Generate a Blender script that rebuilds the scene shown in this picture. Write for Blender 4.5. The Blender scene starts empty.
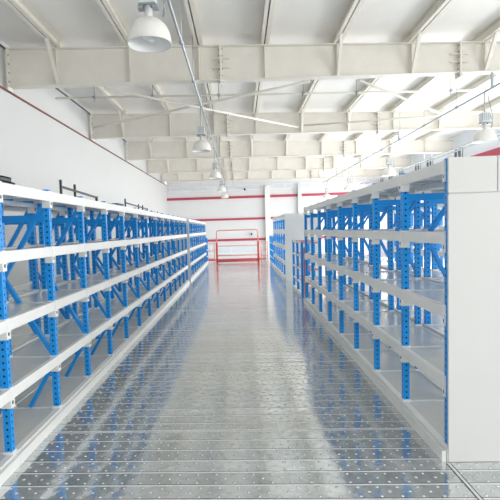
import bpy, math, random
from mathutils import Matrix, Vector
random.seed(4)
sc = bpy.context.scene
COL = sc.collection

# ------------------------------------------------------------------ materials
def newmat(name):
    m = bpy.data.materials.new(name); m.use_nodes = True
    nt = m.node_tree
    return m, nt, nt.nodes['Principled BSDF']

def s2l(c):
    return tuple(((v / 12.92) if v <= 0.04045 else ((v + 0.055) / 1.055) ** 2.4) for v in c)

def paint(name, rgb, rough=0.45, metal=0.0, var=0.03, scale=3.0, bump=0.0, bscale=40.0, spec=0.5):
    """painted / plain surface with a little procedural variation"""
    m, nt, b = newmat(name)
    c = s2l([v / 255 for v in rgb])
    tc = nt.nodes.new('ShaderNodeTexCoord')
    n = nt.nodes.new('ShaderNodeTexNoise'); n.inputs['Scale'].default_value = scale; n.inputs['Detail'].default_value = 4
    nt.links.new(tc.outputs['Object'], n.inputs['Vector'])
    r = nt.nodes.new('ShaderNodeValToRGB')
    r.color_ramp.elements[0].position = 0.3; r.color_ramp.elements[1].position = 0.7
    r.color_ramp.elements[0].color = tuple(max(0, v * (1 - var)) for v in c) + (1,)
    r.color_ramp.elements[1].color = tuple(min(1, v * (1 + var)) for v in c) + (1,)
    nt.links.new(n.outputs['Fac'], r.inputs['Fac'])
    nt.links.new(r.outputs['Color'], b.inputs['Base Color'])
    b.inputs['Roughness'].default_value = rough; b.inputs['Metallic'].default_value = metal
    b.inputs['Specular IOR Level'].default_value = spec
    if bump:
        n2 = nt.nodes.new('ShaderNodeTexNoise'); n2.inputs['Scale'].default_value = bscale
        nt.links.new(tc.outputs['Object'], n2.inputs['Vector'])
        bp = nt.nodes.new('ShaderNodeBump'); bp.inputs['Strength'].default_value = bump; bp.inputs['Distance'].default_value = 0.01
        nt.links.new(n2.outputs['Fac'], bp.inputs['Height']); nt.links.new(bp.outputs['Normal'], b.inputs['Normal'])
    return m

def mth(nt, op, a, b=None, c=None):
    n = nt.nodes.new('ShaderNodeMath'); n.operation = op
    for i, v in enumerate((a, b, c)):
        if v is None: continue
        if isinstance(v, (int, float)): n.inputs[i].default_value = v
        else: nt.links.new(v, n.inputs[i])
    return n.outputs[0]

def mix(nt, fac, a, b):
    n = nt.nodes.new('ShaderNodeMix'); n.data_type = 'RGBA'
    if isinstance(fac, (int, float)): n.inputs[0].default_value = fac
    else: nt.links.new(fac, n.inputs[0])
    for i, v in ((6, a), (7, b)):
        if isinstance(v, tuple): n.inputs[i].default_value = v if len(v) == 4 else v + (1,)
        else: nt.links.new(v, n.inputs[i])
    return n.outputs[2]

def blue_post_mat():
    m, nt, b = newmat('blue punched post paint')
    tc = nt.nodes.new('ShaderNodeTexCoord')
    sp = nt.nodes.new('ShaderNodeSeparateXYZ'); nt.links.new(tc.outputs['Object'], sp.inputs[0])
    ge = nt.nodes.new('ShaderNodeNewGeometry')
    # the punched holes run as a column down the middle of each post face; two faces, 50 mm pitch
    sn = nt.nodes.new('ShaderNodeSeparateXYZ'); nt.links.new(ge.outputs['Normal'], sn.inputs[0])
    ax = mth(nt, 'ABSOLUTE', sn.outputs['X'])
    side = mth(nt, 'GREATER_THAN', ax, 0.5)
    u = mth(nt, 'ADD', mth(nt, 'MULTIPLY', sp.outputs['Y'], side), mth(nt, 'MULTIPLY', sp.outputs['X'], mth(nt, 'SUBTRACT', 1.0, side)))
    du = mth(nt, 'DIVIDE', u, 0.0085)
    zz = mth(nt, 'MULTIPLY', mth(nt, 'SUBTRACT', mth(nt, 'FRACT', mth(nt, 'DIVIDE', sp.outputs['Z'], 0.05)), 0.5), 0.05)
    dz = mth(nt, 'DIVIDE', zz, 0.0095)
    d = mth(nt, 'ADD', mth(nt, 'MULTIPLY', du, du), mth(nt, 'MULTIPLY', dz, dz))
    hole = mth(nt, 'LESS_THAN', d, 1.0)
    col = mix(nt, hole, s2l((0.04, 0.60, 0.93)), s2l((0.04, 0.12, 0.30)))
    nt.links.new(col, b.inputs['Base Color'])
    b.inputs['Roughness'].default_value = 0.4
    return m

def floor_mat():
    m, nt, b = newmat('galvanised embossed steel planks')
    tc = nt.nodes.new('ShaderNodeTexCoord')
    sp = nt.nodes.new('ShaderNodeSeparateXYZ'); nt.links.new(tc.outputs['Object'], sp.inputs[0])
    P = 0.1715
    X, Y = sp.outputs['X'], sp.outputs['Y']
    v = mth(nt, 'DIVIDE', Y, P)
    fv = mth(nt, 'FRACT', v)
    idv = mth(nt, 'FLOOR', v)
    # plank edge: a narrow bright rolled lip
    edge = mth(nt, 'LESS_THAN', fv, 0.085)
    jf = mth(nt, 'FRACT', mth(nt, 'DIVIDE', mth(nt, 'SUBTRACT', Y, 6.005), P * 12))
    edge = mth(nt, 'MAXIMUM', edge, mth(nt, 'LESS_THAN', jf, 0.018))
    gap = mth(nt, 'LESS_THAN', mth(nt, 'ABSOLUTE', mth(nt, 'SUBTRACT', fv, 0.108)), 0.024)
    # raised pips: three staggered rows per plank
    rows = mth(nt, 'MULTIPLY', mth(nt, 'SUBTRACT', fv, 0.08), 3.0 / 0.92)
    fr = mth(nt, 'FRACT', rows)
    ri = mth(nt, 'FLOOR', rows)
    off = mth(nt, 'MULTIPLY', mth(nt, 'MODULO', ri, 2.0), 0.5)
    fu = mth(nt, 'FRACT', mth(nt, 'ADD', mth(nt, 'ADD', mth(nt, 'DIVIDE', X, 0.128), off), mth(nt, 'MULTIPLY', idv, 0.23)))
    dx = mth(nt, 'MULTIPLY', mth(nt, 'SUBTRACT', fu, 0.5), 0.128)
    dy = mth(nt, 'MULTIPLY', mth(nt, 'SUBTRACT', fr, 0.5), P * 0.92 / 3)
    rr = mth(nt, 'SQRT', mth(nt, 'ADD', mth(nt, 'MULTIPLY', dx, dx), mth(nt, 'MULTIPLY', dy, dy)))
    pip = nt.nodes.new('ShaderNodeMapRange'); pip.interpolation_type = 'SMOOTHSTEP'
    nt.links.new(rr, pip.inputs[0]); pip.inputs[1].default_value = 0.0135; pip.inputs[2].default_value = 0.004
    pip.inputs[3].default_value = 0; pip.inputs[4].default_value = 1
    # zinc blotches
    n1 = nt.nodes.new('ShaderNodeTexNoise'); n1.inputs['Scale'].default_value = 1.8; n1.inputs['Detail'].default_value = 5
    nt.links.new(tc.outputs['Object'], n1.inputs['Vector'])
    wn = nt.nodes.new('ShaderNodeTexWhiteNoise'); wn.noise_dimensions = '1D'; nt.links.new(idv, wn.inputs['W'])
    tone = mth(nt, 'ADD', mth(nt, 'MULTIPLY', n1.outputs['Fac'], 0.40), mth(nt, 'MULTIPLY', wn.outputs['Value'], 0.35))
    n3 = nt.nodes.new('ShaderNodeTexVoronoi'); n3.inputs['Scale'].default_value = 34; nt.links.new(tc.outputs['Object'], n3.inputs['Vector'])
    sg = nt.nodes.new('ShaderNodeSeparateXYZ'); nt.links.new(n3.outputs['Color'], sg.inputs[0])
    tone = mth(nt, 'ADD', tone, mth(nt, 'MULTIPLY', sg.outputs[0], 0.3))
    base = mix(nt, tone, FLOOR_A, FLOOR_B)
    col = mix(nt, edge, base, FLOOR_EDGE)
    col = mix(nt, gap, col, (0.16, 0.18, 0.19))
    col = mix(nt, mth(nt, 'MULTIPLY', pip.outputs[0], 0.8), col, (0.90, 0.91, 0.90))
    nt.links.new(col, b.inputs['Base Color'])
    nt.links.new(mth(nt, 'SUBTRACT', 0.75, mth(nt, 'MULTIPLY', mth(nt, 'MAXIMUM', edge, pip.outputs[0]), 0.6)), b.inputs['Metallic'])
    rg = mth(nt, 'ADD', 0.05, mth(nt, 'MULTIPLY', n1.outputs['Fac'], 0.10))
    rg = mth(nt, 'ADD', rg, mth(nt, 'MULTIPLY', pip.outputs[0], 0.35))
    rg = mth(nt, 'ADD', rg, mth(nt, 'MULTIPLY', edge, 0.3))
    nt.links.new(rg, b.inputs['Roughness'])
    # bump: pips + lip + gentle dishing of the sheet between pips
    n2 = nt.nodes.new('ShaderNodeTexNoise'); n2.inputs['Scale'].default_value = 9.0; n2.inputs['Detail'].default_value = 2
    nt.links.new(tc.outputs['Object'], n2.inputs['Vector'])
    h = mth(nt, 'ADD', mth(nt, 'MULTIPLY', pip.outputs[0], 0.007), mth(nt, 'MULTIPLY', edge, 0.0015))
    h = mth(nt, 'ADD', h, mth(nt, 'MULTIPLY', n2.outputs['Fac'], 0.0022))
    h = mth(nt, 'ADD', h, mth(nt, 'MULTIPLY', mth(nt, 'MULTIPLY', fv, mth(nt, 'SUBTRACT', 1.0, fv)), mth(nt, 'MULTIPLY', wn.outputs['Value'], 0.004)))
    bp = nt.nodes.new('ShaderNodeBump'); bp.inputs['Strength'].default_value = 0.9; bp.inputs['Distance'].default_value = 1.0
    nt.links.new(h, bp.inputs['Height']); nt.links.new(bp.outputs['Normal'], b.inputs['Normal'])
    return m

def ribbed(name, rgb, axis, pitch, depth, rough=0.6, var=0.02):
    """profiled cladding: shallow ribs along one axis"""
    m = paint(name, rgb, rough, var=var, scale=0.6)
    nt = m.node_tree; b = nt.nodes['Principled BSDF']
    tc = nt.nodes.new('ShaderNodeTexCoord')
    sp = nt.nodes.new('ShaderNodeSeparateXYZ'); nt.links.new(tc.outputs['Object'], sp.inputs[0])
    f = mth(nt, 'FRACT', mth(nt, 'DIVIDE', sp.outputs[axis], pitch))
    t = mth(nt, 'PINGPONG', f, 0.5)
    n2 = nt.nodes.new('ShaderNodeTexNoise'); n2.inputs['Scale'].default_value = 0.9; n2.inputs['Detail'].default_value = 3
    nt.links.new(tc.outputs['Object'], n2.inputs['Vector'])
    h = mth(nt, 'ADD', mth(nt, 'MULTIPLY', mth(nt, 'GREATER_THAN', t, 0.42), depth), mth(nt, 'MULTIPLY', n2.outputs['Fac'], depth * 12))
    bp = nt.nodes.new('ShaderNodeBump'); bp.inputs['Strength'].default_value = 0.7; bp.inputs['Distance'].default_value = 1.0
    nt.links.new(h, bp.inputs['Height']); nt.links.new(bp.outputs['Normal'], b.inputs['Normal'])
    return m

FLOOR_A = (0.44, 0.48, 0.50); FLOOR_B = (0.82, 0.845, 0.85); FLOOR_EDGE = (0.84, 0.85, 0.85)
M = {}
M['white'] = paint('white beam paint', (238, 238, 235), 0.42)
M['panel'] = paint('white end panel', (216, 216, 213), 0.5, var=0.01)
M['greypanel'] = paint('pale grey panel', (214, 218, 218), 0.5, var=0.01)
M['blue'] = paint('blue rack paint', (10, 146, 228), 0.4)
M['post'] = blue_post_mat()
M['deck'] = paint('grey shelf deck', (226, 226, 221), 0.22, metal=0.0, var=0.04)
M['hole'] = paint('dark slot', (45, 60, 90), 0.6)
M['groove'] = paint('dark groove', (70, 72, 72), 0.7)
M['floor'] = floor_mat()
M['steel'] = paint('off white structural paint', (229, 225, 216), 0.5)
M['roof'] = ribbed('white roof lining', (236, 234, 230), 'Y', 1.1, 0.0015, 0.55)
M['wall'] = ribbed('white wall cladding', (214, 215, 214), 'Y', 0.3, 0.0015, 0.6, var=0.008)
M['backwall'] = paint('white back wall', (224, 225, 226), 0.6, var=0.01)
M['bluewall'] = paint('bluish white side wall', (224, 231, 238), 0.6, var=0.01)
M['maroon'] = paint('maroon girt paint', (178, 66, 88), 0.5)
M['brown'] = paint('red brown capping', (124, 72, 70), 0.5)
M['red'] = paint('red rail paint', (224, 84, 66), 0.42)
M['palered'] = paint('faded red rail', (234, 158, 146), 0.45)
M['black'] = paint('black steel', (46, 54, 62), 0.45)
M['darkgrey'] = paint('dark grey steel', (84, 94, 106), 0.4, metal=0.3)
M['galv'] = paint('galvanised conduit', (176, 184, 188), 0.35, metal=0.6)
M['shade'] = paint('lamp shade enamel', (232, 231, 226), 0.32)
M['reflector'] = paint('white lamp reflector', (246, 246, 246), 0.3)
M['bulb'] = paint('frosted glass bulb', (236, 238, 240), 0.15)
M['gear'] = paint('grey ballast housing', (160, 168, 172), 0.45, metal=0.3)
M['pane'] = paint('dark blue window glass', (44, 64, 100), 0.08)
M['frost'] = paint('frosted pale window', (214, 222, 229), 0.3)
M['ground'] = paint('pale concrete ground', (214, 216, 216), 0.6)

# ------------------------------------------------------------------ mesh builder
class MB:
    def __init__(s): s.v = []; s.f = []; s.mi = []; s.mats = []; s.sm = []
    def mat(s, m):
        if m not in s.mats: s.mats.append(m)
        return s.mats.index(m)
    def add(s, vs, fs, m, smooth=False):
        o = len(s.v); i = s.mat(m)
        s.v += [tuple(v) for v in vs]
        for f in fs: s.f.append(tuple(o + k for k in f)); s.mi.append(i); s.sm.append(smooth)
    def box(s, x0, x1, y0, y1, z0, z1, m):
        x0, x1 = min(x0, x1), max(x0, x1); y0, y1 = min(y0, y1), max(y0, y1); z0, z1 = min(z0, z1), max(z0, z1)
        s.add([(x0, y0, z0), (x1, y0, z0), (x1, y1, z0), (x0, y1, z0), (x0, y0, z1), (x1, y0, z1), (x1, y1, z1), (x0, y1, z1)],
              [(3, 2, 1, 0), (4, 5, 6, 7), (0, 1, 5, 4), (1, 2, 6, 5), (2, 3, 7, 6), (3, 0, 4, 7)], m)
    def bar(s, a, b, w, h, m, up=(0, 0, 1)):
        a, b = Vector(a), Vector(b); d = (b - a).normalized()
        u = Vector(up)
        if abs(d.dot(u)) > 0.98: u = Vector((0, 1, 0))
        r = d.cross(u).normalized(); u = r.cross(d)
        vs = []
        for p in (a, b):
            for i, j in ((-1, -1), (1, -1), (1, 1), (-1, 1)): vs.append(p + r * (i * w / 2) + u * (j * h / 2))
        s.add(vs, [(0, 1, 2, 3), (7, 6, 5, 4), (4, 5, 1, 0), (5, 6, 2, 1), (6, 7, 3, 2), (7, 4, 0, 3)], m)
    def tube(s, pts, r, m, n=10, cap=True):
        pts = [Vector(p) for p in pts]; vs = []
        prev = None
        for i, p in enumerate(pts):
            d = (pts[min(i + 1, len(pts) - 1)] - pts[max(i - 1, 0)]).normalized()
            if prev is None:
                u = Vector((0, 0, 1)) if abs(d.z) < 0.9 else Vector((0, 1, 0))
                a = d.cross(u).normalized()
            else:
                a = (prev - d * prev.dot(d)).normalized()
            prev = a; c = d.cross(a)
            rr = r[i] if isinstance(r, (list, tuple)) else r
            for k in range(n):
                t = 2 * math.pi * k / n
                vs.append(p + a * (math.cos(t) * rr) + c * (math.sin(t) * rr))
        fs = []
        for i in range(len(pts) - 1):
            for k in range(n):
                k2 = (k + 1) % n
                fs.append((i * n + k2, i * n + k, (i + 1) * n + k, (i + 1) * n + k2))
        if cap:
            fs.append(tuple(range(n))); fs.append(tuple(reversed(range((len(pts) - 1) * n, len(pts) * n))))
        s.add(vs, fs, m, True)
    def lathe(s, prof, m, n=32, c=(0, 0, 0)):
        vs = []; fs = []
        for r, z in prof:
            for k in range(n):
                t = 2 * math.pi * k / n; vs.append((c[0] + r * math.cos(t), c[1] + r * math.sin(t), c[2] + z))
        for i in range(len(prof) - 1):
            for k in range(n):
                k2 = (k + 1) % n; fs.append((i * n + k, i * n + k2, (i + 1) * n + k2, (i + 1) * n + k))
        s.add(vs, fs, m, True)
    def mesh(s, name):
        me = bpy.data.meshes.new(name); me.from_pydata(s.v, [], s.f)
        for m in s.mats: me.materials.append(m)
        me.polygons.foreach_set('material_index', s.mi); me.polygons.foreach_set('use_smooth', s.sm)
        me.validate(); me.update(); return me

def ob(name, data, parent=None, loc=(0, 0, 0)):
    if isinstance(data, MB): data = data.mesh(name)
    o = bpy.data.objects.new(name, data); COL.objects.link(o)
    o.location = loc
    if parent is not None: o.parent = parent
    return o

def tag(o, label, cat, group=None, kind=None):
    o['label'] = label; o['category'] = cat
    if group: o['group'] = group
    if kind: o['kind'] = kind
    return o
def thing(name, label, cat, loc=(0, 0, 0), group=None):
    return tag(ob(name, None, None, loc), label, cat, group)
def struct(name, mb, label, cat, loc=(0, 0, 0)):
    return tag(ob(name, mb, None, loc), label, cat, None, 'structure')

def copy_tree(o, parent=None):
    c = o.copy(); COL.objects.link(c); c.parent = parent
    for ch in o.children: copy_tree(ch, c)
    return c

# ------------------------------------------------------------------ camera (fitted to the photograph)
cam = bpy.data.cameras.new('camera'); camo = bpy.data.objects.new('camera', cam); COL.objects.link(camo)
R = Vector((0.99852728, 0.044843, -0.03053491)); U = Vector((0.02762706, 0.064092, 0.99756151)); F = Vector((-0.0466907, 0.99693597, -0.06275873))
mx = Matrix.Identity(4)
for i in range(3): mx[i][0] = R[i]; mx[i][1] = U[i]; mx[i][2] = -F[i]
mx[0][3], mx[1][3], mx[2][3] = 0, 0, 1.7
camo.matrix_world = mx
cam.sensor_width = 36; cam.lens = 480 / 500 * 36
cam.shift_x = (250 - 218.36) / 500; cam.shift_y = (259.93 - 250) / 500
cam.clip_start = 0.05; cam.clip_end = 300
sc.camera = camo

# ------------------------------------------------------------------ setting
XL, XR = -5.25, 10.0          # side walls
YB = 35.0                    # back wall
YE = 25.3                    # end of the raised steel floor
YN = -4.0                    # behind the camera
def zt(x): return 5.82 - 0.0335 * x          # top of the roof beams
def zb(x): return 5.063 - 0.0135 * x         # underside of the roof beams

f = MB(); f.box(XL, XR, YN, YE, -0.12, 0, M['floor']); struct('floor', f, 'raised floor of embossed galvanised steel planks down the aisle', 'floor')
g = MB(); g.box(XL - 2, XR + 6, YE - 3, YB + 1, -4.1, -4.0, M['ground']); struct('trim_1', g, 'pale ground level beyond the end of the raised floor', 'ground')
# ceiling sheet
c = MB()
for t in (0,):
    a, b2 = XL - 0.2, XR + 0.2
    za, zc = zt(a) + 0.2, zt(b2) + 0.2
    c.add([(a, YN, za), (b2, YN, zc), (b2, YB, zc), (a, YB, za), (a, YN, za + .06), (b2, YN, zc + .06), (b2, YB, zc + .06), (a, YB, za + .06)],
          [(3, 2, 1, 0), (4, 5, 6, 7), (0, 1, 5, 4), (1, 2, 6, 5), (2, 3, 7, 6), (3, 0, 4, 7)], M['roof'])
struct('ceiling', c, 'white metal roof lining above the roof beams', 'ceiling')
w = MB(); w.box(XL - 0.25, XL, YN, YB, -4, 5.0, M['wall']); struct('wall_left', w, 'tall plain white wall behind the left shelving', 'wall')
w = MB(); w.box(XL - 0.25, XL - 0.1, YN, YB, 5.0, 6.19, M['wall']); struct('wall_left_upper', w, 'white clerestory strip of wall above the red brown capping on the left', 'wall')
w = MB(); w.box(XL - 0.1, XL + 0.025, YN, YB, 5.0, 5.045, M['brown']); struct('trim_2', w, 'red brown capping strip along the top of the left wall', 'trim')
w = MB(); w.box(XL - 0.1, XL - 0.06, YN, YB, 6.03, 6.06, M['darkgrey']); struct('trim_3', w, 'dark eaves line where left wall meets roof', 'trim')
w = MB(); w.box(XL, XR + 0.25, YB, YB + 0.2, -4, 5.9, M['backwall']); struct('wall_back', w, 'white back wall crossed by maroon girts', 'wall')
for i, (z, h, lab) in enumerate(((4.0, 0.17, 'topmost'), (2.43, 0.15, 'second highest'), (0.93, 0.16, 'third highest'), (-0.5, 0.12, 'lowest'))):
    w = MB(); w.box(XL, XR, YB - 0.08, YB, z - h / 2, z + h / 2, M['maroon'])
    struct('trim_%d' % (4 + i), w, lab + ' maroon girt across the white back wall', 'girt')
# frosted strip under the roof and a low one behind the railing
for i, (z0, z1, n, lab) in enumerate(((4.55, 4.88, 14, 'pale frosted window strip high on the back wall under the roof'), (-0.05, 0.45, 9, 'pale frosted window strip low on the back wall behind the red gate'))):
    p = MB(); p.box(-5.0, 7.9, YB - 0.03, YB, z0, z1, M['frost'])
    o = struct('window_%d' % (1 + i), p, lab, 'window')
    q = MB()
    for k in range(n + 1):
        x = -5.0 + 12.9 * k / n; q.box(x - .03, x + .03, YB - 0.05, YB - 0.03, z0, z1, M['white'])
    q.box(-5.0, 7.9, YB - 0.05, YB - .03, z0 - .03, z0 + .03, M['white']); q.box(-5.0, 7.9, YB - 0.05, YB - .03, z1 - .03, z1 + .03, M['white'])
    ob('window_frame', q, o)
# right wall: solid above and below a long open daylight band
w = MB(); w.box(XR, XR + 0.2, 2, YB, 3.2, 5.75, M['bluewall'])
struct('wall_right', w, 'bluish white right wall above the shelving with one maroon girt', 'wall')
w = MB(); w.box(XR, XR + 0.2, YN, YB, -4, 0.7, M['bluewall']); struct('wall_right_lower', w, 'low part of the right wall behind the right shelving', 'wall')
w = MB(); w.box(XR - 0.08, XR, 2, YB, 4.22, 4.5, M['maroon']); struct('trim_8', w, 'maroon girt along the right wall above the white end panel', 'girt')
for k, y in enumerate((22.5, 25.8, 27.5, 30.2, 32.3, 34.2)):
    p = MB(); p.box(XR - 0.03, XR, y - .38, y + .38, 4.58, 5.08, M['pane'])
    o = struct('window_%d' % (3 + k), p, ('nearest', 'second', 'third', 'fourth', 'fifth', 'farthest')[k] + ' small dark blue window high in the right wall', 'window')
    q = MB()
    for z in (4.58, 5.08): q.box(XR - .06, XR - .03, y - .42, y + .42, z - .03, z + .03, M['white'])
    for yy in (y - .38, y, y + .38): q.box(XR - .06, XR - .03, yy - .025, yy + .025, 4.58, 5.08, M['white'])
    ob('window_frame', q, o)

# columns on the back wall
for x, wd, m, lab in ((2.03, 0.36, 'white', 'wide white steel column standing against the back wall right of the red gate'), (4.33, 0.26, 'greypanel', 'narrow grey white steel column on the back wall above the grey end panel')):
    t = thing('wall_column', lab, 'column', (x, YB - 0.3, -4), 'columns of the back wall')
    a = MB(); a.box(-wd / 2, wd / 2, 0, .03, 0, 8.75, M[m]); ob('flange', a, t)
    a = MB(); a.box(-.02, .02, .03, .19, 0, 8.75, M[m]); ob('web', a, t)
    a = MB(); a.box(-wd / 2, wd / 2, .19, .22, 0, 8.75, M[m]); ob('flange', a, t)

# ------------------------------------------------------------------ roof beams
PX = [-4.08, -2.4, -0.82, 0.66, 2.27, 3.9, 5.48, 7.05, 8.62]
BRACED = [(0, 4, 5, 6, 7), (0, 4, 5, 7), (0, 3, 4, 5, 7), (0, 3, 5, 6), (0, 3, 4, 5), (0, 2, 4, 5)]
RY = [11.15, 17.45, 22.9, 28.3, 33.2]
names = ['largest roof beam in view, just behind the nearest hanging lamp', 'second roof beam in view, behind the second lamp of the left row',
         'third roof beam in view, just behind the third lamp of the left row', 'fourth roof beam in view, far down the hall', 'farthest roof beam, close to the back wall']
def tapered(mb, x0, x1, y0, y1, fz0, fz1, m):
    mb.add([(x0, y0, fz0(x0)), (x1, y0, fz0(x1)), (x1, y1, fz0(x1)), (x0, y1, fz0(x0)), (x0, y0, fz1(x0)), (x1, y0, fz1(x1)), (x1, y1, fz1(x1)), (x0, y1, fz1(x0))],
           [(3, 2, 1, 0), (4, 5, 6, 7), (0, 1, 5, 4), (1, 2, 6, 5), (2, 3, 7, 6), (3, 0, 4, 7)], m)
xa, xb = XL + 0.005, XR - 0.1
for i, y in enumerate(RY):
    t = thing('roof_beam', 'deep off white steel I-section ' + names[i], 'roof beam', (0, y, 0), 'steel roof beams')
    a = MB(); tapered(a, xa, xb, -.006, .006, lambda x: zb(x) + .016, lambda x: zt(x) - .016, M['steel']); ob('web', a, t)
    a = MB(); tapered(a, xa, xb, -.12, .12, lambda x: zb(x), lambda x: zb(x) + .016, M['steel']); ob('bottom_flange', a, t)
    a = MB(); tapered(a, xa, xb, -.12, .12, lambda x: zt(x) - .016, lambda x: zt(x), M['steel']); ob('top_flange', a, t)
    a = MB(); a.box(xa, xa + .02, -.12, .12, zb(xa) - .12, zt(xa) + .02, M['steel'])
    for zz in (5.25, 5.45, 5.65, 5.85):
        for yy in (-.07, .07): a.tube([(xa + .02, yy, zz), (xa + .05, yy, zz)], .016, M['gear'], 6)
    ob('end_plate', a, t)
    for k, x in enumerate(PX):
        if k in BRACED[i]:
            a = MB(); a.bar((x, -.62, zt(x) + .03), (x + .02, -.10, zb(x) + .03), .075, .012, M['steel'], up=(0, 1, 0))
            a.bar((x - .034, -.60, zt(x) + .03), (x - .014, -.09, zb(x) + .03), .01, .06, M['steel'], up=(0, 1, 0))
            ob('knee_brace', a, t)
        a = MB(); tapered(a, x - .006, x + .006, -.11, .11, lambda q: zb(q) + .016, lambda q: zt(q) - .016, M['steel']); ob('stiffener', a, t)
    for x in (-0.33, 4.95):
        a = MB(); tapered(a, x - .022, x + .022, -.14, .14, lambda q: zb(q) - .10, lambda q: zt(q) + .0, M['steel'])
        for j in range(2):
            z = zb(x) + (zt(x) - zb(x)) * (0.36 + 0.26 * j)
            a.box(x - .2, x + .2, -.10, .10, z - .008, z + .008, M['steel'])
        for j in range(6):
            z = zb(x) - .05 + (zt(x) - zb(x)) * j / 5.2
            a.tube([(x - .05, -.09, z), (x + .05, -.09, z)], .018, M['gear'], 6)
        ob('splice_plate', a, t)
# purlins: each runs the length of the hall over the beams
plabel = ['leftmost roof purlin, next to the left wall', 'second roof purlin from the left wall', 'third roof purlin from the left, above the row of lamps', 'roof purlin right over the middle of the aisle',
          'roof purlin above the right edge of the aisle', 'roof purlin above the right shelving', 'roof purlin above the right row of lamps', 'second roof purlin from the right wall', 'rightmost roof purlin, next to the right wall']
for k, x in enumerate(PX):
    a = MB(); z = zt(x)
    for x0, x1, xw in ((x - .085, x - .014, x - .020), (x + .014, x + .10, x + .020)):
        a.box(x0, x1, YN, YB - .05, z + .002, z + .012, M['steel'])
        a.box(xw - .006, xw + .006, YN, YB - .05, z + .012, z + .19, M['steel'])
        a.box(x0, x1, YN, YB - .05, z + .185, z + .193, M['steel'])
    for q in range(20): a.box(x - .014, x + .014, YN + .5 + q * 1.95, YN + .56 + q * 1.95, z + .08, z + .14, M['steel'])
    o = ob('roof_purlin', a); tag(o, 'off white steel ' + plabel[k], 'purlin', 'roof purlins running down the hall')
    for y in RY:
        a = MB(); a.box(x + .028, x + .09, y - .05, y + .05, z + .002, z + .16, M['steel']); ob('cleat', a, o)
# sag strut / pipe crossing under the roof between first and second beams
def fz(x, y=14.0): return 5.53 - 0.024 * x
a = MB(); a.tube([(XL, 14, fz(XL)), (XR, 14, fz(XR))], .03, M['steel'], 8)
o = ob('cross_pipe', a); tag(o, 'thin white pipe crossing the hall under the roof behind the largest beam', 'pipe')
for x in (-4.1, -2.4, -0.5, 1.9, 3.4, 6.0):
    a = MB(); a.tube([(x, 14, fz(x) - .12), (x, 14, zt(x) + .1)], .010, M['gear'], 6); a.tube([(x, 13.95, fz(x)), (x, 14.05, fz(x))], .045, M['gear'], 8); ob('hanger', a, o)
# diagonal wind bracing between the first two visible beams
for p, q, lab in (((-5.15, 17.3, 5.5), (1.70, 11.42, 5.06), 'white bracing tube from the left wall up to the largest roof beam'),
                  ((-3.1, 11.42, 5.10), (2.15, 17.3, 5.22), 'white bracing tube crossing the left bay towards the second roof beam'),
                  ((2.83, 11.42, 5.03), (7.9, 17.3, 5.12), 'white bracing tube in the right bay slanting down to the right'),
                  ((2.3, 17.28, 5.27), (7.6, 14.5, 4.88), 'white bracing tube in the right bay rising from the second roof beam')):
    a = MB(); a.tube([p, q], .034, M['steel'], 8); tag(ob('bracing_tube', a), lab, 'brace', 'wind bracing tubes under the roof')
# cable tray along the right wall
a = MB()
a.box(8.6, 8.63, 4, YB - .2, 4.60, 4.65, M['galv']); a.box(8.95, 8.98, 4, YB - .2, 4.60, 4.65, M['galv'])
for k in range(60): a.box(8.63, 8.95, 4.2 + .5 * k, 4.23 + .5 * k, 4.61, 4.63, M['galv'])
o = ob('cable_tray', a); tag(o, 'white ladder cable tray running beside the right wall', 'cable tray')
for y in RY:
    for x in (8.615, 8.965):
        a = MB(); a.bar((x, y, 4.66), (x, y, zb(x)), .03, .03, M['white']); ob('hanger', a, o)

# ------------------------------------------------------------------ conduits and lamps
def conduit(x, z, y0, y1, lab):
    a = MB(); a.tube([(x, y0, z), (x, y1, z)], .024, M['galv'], 10)
    o = ob('conduit', a); tag(o, lab, 'conduit')
    y = y0 + .8
    for yy in RY:
        if y0 < yy < y1 and zb(x) > z + .03:
            a = MB(); a.box(x - .02, x + .02, yy - .03, yy + .03, z + .02, zb(x), M['galv']); ob('clamp', a, o)
    for k in range(int((y1 - y0) / 2.2)):
        yy = y0 + 1.1 + 2.2 * k
        b = MB(); b.tube([(x + .0, yy, z + .03), (x + .0, yy, zt(x) + .2)], .008, M['galv'], 6); b.tube([(x, yy - .03, z), (x, yy + .03, z)], .045, M['galv'], 8); ob('hanger', b, o)
CL = (-0.93, 4.99); CR = (5.68, 4.66)
conduit(CL[0], CL[1], YN + .5, YB - 2, 'galvanised conduit above the left row of hanging lamps')
conduit(CR[0], CR[1], 3, YB - 2, 'galvanised conduit above the right row of hanging lamps')

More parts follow.
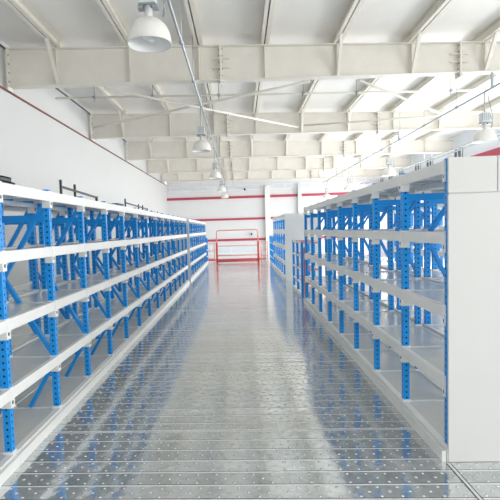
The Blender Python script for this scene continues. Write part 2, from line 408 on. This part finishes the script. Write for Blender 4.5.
def make_lamp(loc, lab, group, ztop):
    t = thing('high_bay_lamp', lab, 'lamp', loc, group)
    r = .25
    prof = [(.045, .30)]
    for k in range(13):
        th = math.radians(8 + 82 * k / 12)
        prof.append((max(.045, r * math.sin(th) ** 0.92), .285 * math.cos(th) ** 0.95 + .0))
    prof += [(r + .004, -.006), (r + .004, -.012), (r - .004, -.012)]
    a = MB(); a.lathe(prof, M['shade'], 40); ob('shade', a, t)
    a = MB(); a.lathe([(q - .006 if q > .06 else q - .01, z - .006) for q, z in prof[:-3]], M['reflector'], 40); ob('reflector', a, t)
    a = MB(); a.lathe([(.0, .02), (.05, .025), (.075, .06), (.07, .11), (.04, .17), (.035, .24)], M['bulb'], 20); ob('bulb', a, t)
    a = MB(); a.lathe([(.046, .27), (.046, .44), (.036, .44)], M['greypanel'], 20); ob('neck', a, t)
    a = MB(); a.box(-.09, .09, -.08, .08, .42, .64, M['greypanel'])
    for k in range(5): a.box(-.085 + .040 * k, -.075 + .040 * k, -.088, .088, .46, .62, M['gear'])
    a.box(-.10, .10, -.09, .09, .41, .42, M['gear'])
    ob('ballast_housing', a, t)
    for sx in (-1, 1):
        a = MB(); a.box(sx * .05, sx * .115, -.05, .05, .38, .41, M['gear']); ob('bracket', a, t)
    a = MB(); a.tube([(0, 0, .64), (0, 0, ztop - .026 - loc[2])], .013, M['galv'], 8); ob('hanging_rod', a, t)
    a = MB(); a.tube([(.1, 0, .62), (.17, 0, .5), (.19, .02, .35), (.16, .03, .3), (.2, .03, .55), (.06, .0, ztop - .045 - loc[2])], .008, M['gear'], 6); ob('cable', a, t)
    return t
ll = ['nearest and largest white dome lamp hanging above the left side of aisle', 'second white dome lamp of the left row, behind the largest roof beam', 'third white dome lamp of the left row, small and far down the aisle',
      'fourth white dome lamp of the left row, near the back wall', 'last white dome lamp of the left row, in front of the topmost maroon girt']
for i, y in enumerate((5.58, 13.05, 20.0, 27.2, 32.6)):
    make_lamp((-.97, y, 3.84), ll[i], 'left row of dome lamps', CL[1])
rl = ['white dome lamp of the right row, just above the white end panel', 'second visible dome lamp of the right row, above the right shelving', 'third visible dome lamp of the right row',
      'fourth visible dome lamp of the right row, against the topmost maroon girt']
for i, y in enumerate((11.43, 18.5, 25.2, 31.5)):
    make_lamp((5.66, y, 3.54), rl[i], 'right row of dome lamps', CR[1])

# ------------------------------------------------------------------ shelving
S = 0.9258
D = 0.5
_cache = {}
def cached(key, fn):
    if key not in _cache: _cache[key] = fn()
    return _cache[key]

ZIG = {'left': (((.06, 2.02), (.94, 1.31)), ((.94, 1.31), (.06, .58)), ((.06, .52), (.56, .10))),
       'right': (((.5, 1.63), (.94, 1.95)),), 'rear': (((.06, 1.53), (.46, 1.11)), ((.94, 2.02), (.5, 1.66)))}
def rack(name, label, x, y0, nb, d, levels, ptop, fcol='white', rcol='blue', zig='left', kick=True, ends=False, group='blue and white shelving runs'):
    """one run of bolted shelving: x = aisle face, d = +1/-1 direction of its depth. local origin at aisle face of the first frame"""
    t = thing(name, label, 'shelving', (x, y0, 0), group)
    key0 = (d, tuple(levels), ptop)
    def post_mesh():
        a = MB(); a.box(-.0275, .0275, -.025, .025, .0, ptop, M['post'])
        a.box(-.029, .029, -.0265, .0265, ptop, ptop + .012, M['blue'])
        return a.mesh('post')
    def foot_mesh():
        a = MB(); a.box(-.036, .036, -.036, .036, .086, .108, M['white']); return a.mesh('foot')
    pm = cached(('post',) + key0, post_mesh); fm = cached('foot', foot_mesh)
    zl = ZIG[zig]
    def diag_mesh(k):
        def fn():
            (fa, za), (fb, zc) = zl[k]
            a = MB(); a.bar((d * D * fa, 0, za), (d * D * fb, 0, zc), .034, .045, M['blue'], up=(0, 1, 0)); return a.mesh('diagonal_brace')
        return cached(('diag', k, zig) + key0, fn)
    def cross_mesh():
        a = MB(); a.box(d * .03, d * (D - .03), -.015, .015, levels[-1] - (.265 if d < 0 else .225), levels[-1] - (.205 if d < 0 else .165), M['blue']); return a.mesh('crossbar')
    for k in range(nb + 1):
        for xx in (d * .0275, d * (D - .0275)):
            p = ob('post', pm, t, (xx, k * S, 0)); ob('foot', fm, p)
        for j in range(len(zl)): ob('diagonal_brace', diag_mesh(j), t, (0, k * S, 0))
        ob('crossbar', cached(('cross',) + key0, cross_mesh), t, (0, k * S, 0))
    def deck_mesh():
        a = MB(); a.box(d * .034, d * (D - .034), .013, S / 2 - .001, -.032, -.012, M['deck']); a.box(d * .034, d * (D - .034), S / 2 + .001, S - .013, -.032, -.012, M['deck'])
        a.box(d * .06, d * (D - .06), -.011, .011, -.05, -.006, M['white'])
        for q in (.25, .75): a.box(d * .06, d * (D - .06), S * q - .02, S * q + .02, -.055, -.032, M['deck'])
        return a.mesh('shelf')
    def beam_mesh(col, rear):
        def fn():
            a = MB(); m = M[col]
            if rear:
                z0 = -.045 if col == 'blue' else -.085
                a.box(d * (D + .012), d * (D - .03), .02, S - .02, z0, -.012, m); xs = (d * (D + .014), d * (D - .06))
            else: a.box(-d * .012, d * .03, .02, S - .02, -.085, 0, m); xs = (-d * .014, d * .06)
            mm = M['white'] if col == 'white' else m
            for y in ((0.0, .031), (S - .031, S)):
                if not (rear and col == 'blue'): a.box(xs[0], xs[1], y[0], y[1], -.145, .006, mm)
            if not rear:
                for y in ((0, .010), (S - .010, S)): a.box(xs[0] - d * .0015, xs[0], y[0], y[1], -.118, -.094, M['hole'])
                a.box(-d * .011, d * .0, .05, S - .05, -.0005, .0005, M['white'])
            return a.mesh('front_beam' if not rear else 'rear_beam')
        return cached(('beam', d, col, rear), fn)
    def rear_kick_mesh():
        a = MB(); a.box(d * (D - .034), d * (D + .022), .002, S - .002, 0, .09, M['white']); return a.mesh('rear_beam')
    def kick_mesh(first=False):
        a = MB(); m = M['white']
        y00 = .002 if not first else -.055
        a.box(-d * .018, d * .034, y00, S - .002, .0, .092, m)
        if not kick: return a.mesh('kick_plate')
        a.box(-d * .022, -d * .018, y00, S - .002, .0, .07, M['groove'])
        a.box(-d * .05, -d * .022, y00, S - .002, .0, .078, m)
        return a.mesh('kick_plate')
    for k in range(nb):
        for i, z in enumerate(levels):
            s = ob('shelf', cached(('deck', d), deck_mesh), t, (0, k * S, z))
            if i == 0:
                ob('front_beam', cached(('kick', d, kick, k == 0 and ends), lambda: kick_mesh(k == 0 and ends)), s, (0, 0, -z))
                if kick: ob('rear_beam', cached(('rearkick', d), rear_kick_mesh), s, (0, 0, -z))
            else:
                ob('front_beam', beam_mesh(fcol, False), s)
                ob('rear_beam', beam_mesh(rcol if i == len(levels) - 1 else 'white', True), s)
    return t

LV = [.095, .58, 1.09, 1.59, 2.09]
RV = [.095, .595, 1.11, 1.635, 2.13]
XLf, XRf = -1.727, 1.446
yL, yR = 3.4038 - S, 3.4514
N1 = 14
rack('shelving_rack', 'long blue and white shelving run lining the left side of the aisle', XLf, yL, N1, -1, LV, 2.10)
rack('shelving_rack', 'shelving run standing back to back behind the left aisle shelving', XLf - D - .05, yL, N1 - 2, -1, LV, 2.10, 'white', 'white', kick=False)
yLf = 15.62
far = rack('shelving_rack', 'far blue shelving run on the left, beyond the white divider panel', XLf, yLf, 9, -1, LV, 2.10)
rt = rack('shelving_rack', 'right shelving run closed by the big white end panel', XRf, yR, 8, 1, RV, 2.135, 'white', 'white', zig='right', ends=True)
rb = rack('shelving_rack', 'shelving run back to back behind the right aisle shelving', XRf + D + .05, yR, 8, 1, RV, 2.135, 'white', 'white', zig='rear', kick=False)
yRf = 15.4
rf = rack('shelving_rack', 'far blue shelving run on the right, closed by the grey end panel', XRf, yRf, 6, 1, RV, 2.135, 'white', 'white', zig='right')
rack('shelving_rack', 'outer shelving run across the next aisle on the far right', 4.1, yR + .3, 10, 1, RV, 2.135, 'white', 'white', zig='rear')

# end panels (parts of their runs)
def panel(root, x0, x1, y, ztop, m, joints):
    a = MB(); g2 = .004
    zj = ztop - .245
    a.box(x0, x1, y, y + .02, 0.003, zj - g2, M[m])
    xs = [x0] + joints + [x1]
    for q in range(len(xs) - 1): a.box(xs[q] + (g2 if q else 0), xs[q + 1] - (g2 if q < len(xs) - 2 else 0), y, y + .02, zj + g2, ztop, M[m])
    a.box(x0 + .01, x1 - .01, y + .012, y + .026, .01, ztop - .01, M['greypanel'])
    o = ob('end_panel', a, root); o.location = (-root.location.x, -root.location.y, 0)
    return o
panel(rt, 1.437, 1.965, 3.385, 2.145, 'panel', [1.765])
panel(rb, 1.975, 2.52, 3.385, 2.145, 'panel', [2.2])
panel(rf, 1.425, 2.56, 15.33, 2.145, 'greypanel', [])
panel(far, -2.9, -1.645, yLf - .09, 2.11, 'panel', [])

# low open racks at the break in the right run and at both far ends
def low_rack(x, y0, nb, d, lab, rung='palered'):
    t = thing('low_rack', lab, 'rack', (x, y0, 0), 'low open racks')
    h = 1.35; dep = .42
    for k in range(nb + 1):
        for xx in (0, d * dep):
            a = MB(); a.box(xx - .03, xx + .03, k * S - .03, k * S + .03, 0, h, M['post']); ob('post', a, t)
        for z in (.36, .69, 1.02, 1.34):
            a = MB(); a.box(d * .03, d * (dep - .03), k * S - .015, k * S + .015, z - .04, z, M['palered']); ob('cross_rail', a, t)
    for k in range(nb):
        for xx in (0, d * dep):
            for z in (.35, .68, 1.01, 1.34):
                a = MB(); a.box(xx - .02, xx + .02, k * S + .03, (k + 1) * S - .03, z - .045, z, M['white']); ob('rail', a, t)
            a = MB(); a.box(xx - .035, xx + .035, k * S + .03, (k + 1) * S - .03, 0, .09, M['white']); ob('base_rail', a, t)
    return t
low_rack(1.475, 11.62, 2, 1, 'low open blue rack with red cross rails before the grey end panel')
low_rack(1.475, 21.2, 3, 1, 'low open blue rack past the far end of the right shelving')
low_rack(-1.74, 24.2, 1, -1, 'low open blue rack past the far end of the left shelving')
a = MB(); a.tube([(1.53, 11.38, 0.0), (1.535, 11.42, .5), (1.52, 11.5, 1.22)], [.042, .045, .026], M['red'], 10)
tag(ob('red_pole', a), 'red pole leaning on the low blue rack at the end of the right shelving', 'pole')

# floor joint strip from the right end panel towards the camera
a = MB(); a.box(1.412, 1.417, YN, 3.36, 0.0, .003, M['groove']); a.box(1.417, 1.436, YN, 3.36, 0.0, .005, M['greypanel']); a.box(1.436, 1.445, YN, 3.36, 0, .003, M['groove'])
struct('trim_9', a, 'steel floor joint strip running from the white end panel towards the camera', 'trim')

# ------------------------------------------------------------------ dark steel pieces on top of the left shelving
zt0 = 2.0845
def prongs(y, y1, lab, ups, zr0, zr1, x=-2.0):
    t = thing('bracket_rail', lab, 'steel bracket', (x, y, zt0), 'black steel pieces on the left shelving')
    a = MB(); a.bar((0, 0, zr0), (0, y1 - y, zr1), .022, .022, M['black']); ob('rail', a, t)
    for dy, h in ups:
        a = MB(); a.bar((0, dy, 0), (0, dy, h), .024, .024, M['black']); ob('prong', a, t)
    a = MB(); a.bar((0, y1 - y, 0), (0, y1 - y, zr1 + .015), .03, .03, M['black']); ob('prong', a, t)
    a = MB(); a.box(-.15, .15, .0, y1 - y - .1, 0.0, .012, M['darkgrey']); ob('base_plate', a, t)
    return t
prongs(5.36, 6.7, 'black bracket rail with two tall prongs on the left shelving top', ((0.0, .23), (.46, .22)), .155, .12)
prongs(8.4, 10.4, 'thin black bracket rail farther along the left shelving top', ((0.0, .21), (1.1, .17), (1.5, .17)), .14, .11)
prongs(10.7, 12.6, 'farthest low black bracket rail on the left shelving top', ((0.2, .1), (1.0, .1)), .07, .06)
def channel(x, y0, y1, z, wd, h, m, lab):
    a = MB(); b = .012
    a.box(x - wd / 2, x + wd / 2, y0, y1, z, z + b, M[m]); a.box(x - wd / 2, x - wd / 2 + b, y0, y1, z, z + h, M[m]); a.box(x + wd / 2 - b, x + wd / 2, y0, y1, z, z + h, M[m])
    a.box(x - wd / 2, x + wd / 2, y0, y1, z + h - b, z + h, M[m])
    tag(ob('steel_channel', a), lab, 'steel channel', 'black steel pieces on the left shelving')
channel(-1.99, 2.55, 4.12, zt0, .10, .075, 'darkgrey', 'dark blue grey steel channel at the near end of the left shelving top')
channel(-2.03, 2.6, 4.15, zt0 + .0755, .09, .05, 'black', 'blackish steel channel lying on another channel, near end of the left shelving')
channel(-2.02, 6.95, 7.55, zt0, .18, .06, 'darkgrey', 'short grey steel box beside the two pronged bracket on the left shelving')
channel(-2.02, 7.65, 8.05, zt0, .16, .09, 'black', 'short blackish steel box between both bracket rails on the left shelving')

# ------------------------------------------------------------------ red gate and railings at the end of the floor
def gate():
    x0, x1, y = -1.2, 0.9, 24.35
    t = thing('safety_gate', 'red tubular safety gate at the end of the aisle', 'gate', ((x0 + x1) / 2, y, 0))
    hw = (x1 - x0) / 2; H = 1.66; r = .14
    pts = [(-hw, 0, 1.0), (-hw, 0, H - r)]
    for k in range(1, 7): th = math.pi / 2 * k / 6; pts.append((-hw + r - r * math.cos(th), 0, H - r + r * math.sin(th)))
    pts2 = [(-p[0], 0, p[2]) for p in reversed(pts)]
    a = MB(); a.tube(pts + pts2, .028, M['palered'], 8); ob('hoop', a, t)
    for sx in (-1, 1):
        a = MB(); a.tube([(sx * hw, 0, 0), (sx * hw, 0, 1.05)], .052, M['red'], 10); ob('gate_post', a, t)
    for z, rr, m in ((.86, .02, 'palered'), (.38, .025, 'palered'), (.09, .042, 'red')):
        a = MB(); a.tube([(-hw, 0, z), (hw, 0, z)], rr, M[m], 8); ob('rail', a, t)
gate()
def railing(x0, x1, y, zs, lab):
    t = thing('guard_railing', lab, 'railing', (x0, y, 0), 'red guard railings beside the gate')
    for z in zs:
        a = MB(); a.tube([(0, 0, z), (x1 - x0, 0, z)], .022, M['palered'], 8); ob('rail', a, t)
    for x in (0.03, x1 - x0 - .03):
        a = MB(); a.tube([(x, 0, 0), (x, 0, zs[0])], .026, M['palered'], 8); ob('railing_post', a, t)
railing(-2.1, -1.34, 25.22, (.98, .60, .2), 'red guard railing left of the gate')
railing(1.05, 1.43, 24.95, (1.0, .62, .3, .15), 'red guard railing right of the gate beside the low rack')
# small fittings on the back wall
t = thing('wall_bracket', 'small dark bracket fixed on the back wall behind the gate', 'bracket', (.65, YB, 1.25))
a = MB(); a.box(-.25, .2, -.12, -.06, .0, .06, M['greypanel']); ob('arm', a, t)
a = MB(); a.box(.12, .24, -.2, 0, -.02, .14, M['darkgrey']); ob('fixing', a, t)
t = thing('security_camera', 'small black security camera high on the back wall under the roof', 'security camera', (.42, YB, 4.52))
a = MB(); a.tube([(0, -.45, -.02), (0, -.15, .04)], .07, M['black'], 12); ob('camera_body', a, t)
a = MB(); a.tube([(0, -.2, .04), (0, 0, .04)], .025, M['gear'], 8); ob('mount', a, t)

# ------------------------------------------------------------------ daylight
w = MB(); w.box(XL, XR, YN - .2, YN, 0, 0.6, M['wall']); w.box(XL, XR, YN - .2, YN, 4.6, 6.0, M['wall']); w.box(XL, -4, YN - .2, YN, .6, 4.6, M['wall']); w.box(7, XR, YN - .2, YN, .6, 4.6, M['wall'])  # unseen wall added to hold back light on the end panel; opening invented
struct('wall_front_added', w, 'unseen white front wall added behind the viewpoint to limit light, with a wide opening', 'wall')
def window_light(name, loc, rot, sx, sy, power):
    l = bpy.data.lights.new(name, 'AREA'); l.shape = 'RECTANGLE'; l.size = sx; l.size_y = sy; l.energy = power; l.color = (.985, .995, 1.0)
    o = bpy.data.objects.new(name, l); COL.objects.link(o); o.location = loc; o.rotation_euler = rot
window_light('daylight_right_windows', (XR + .1, 23, 1.95), (0, math.radians(90), 0), 2.5, 24, 1260)
window_light('daylight_right_near_windows', (XR + .1, 1.5, 1.95), (0, math.radians(90), 0), 2.5, 9, 470)
window_light('daylight_front_added', (1.5, YN - .1, 2.6), (math.radians(90), 0, 0), 11, 4, 12)  # area lamp added in the invented front opening, lights panel and beam faces

wd = bpy.data.worlds.new('world'); sc.world = wd; wd.use_nodes = True
bg = wd.node_tree.nodes['Background']; bg.inputs['Color'].default_value = (0.985, 0.995, 1.0, 1); bg.inputs['Strength'].default_value = 1.0
sc.view_settings.view_transform = 'Standard'; sc.view_settings.look = 'None'; sc.view_settings.gamma = 1.0
sc.view_settings.use_curve_mapping = False
sc.view_settings.exposure = 0.63
sc.cycles.use_denoising = True
sc.cycles.max_bounces = 12; sc.cycles.diffuse_bounces = 8; sc.cycles.glossy_bounces = 6
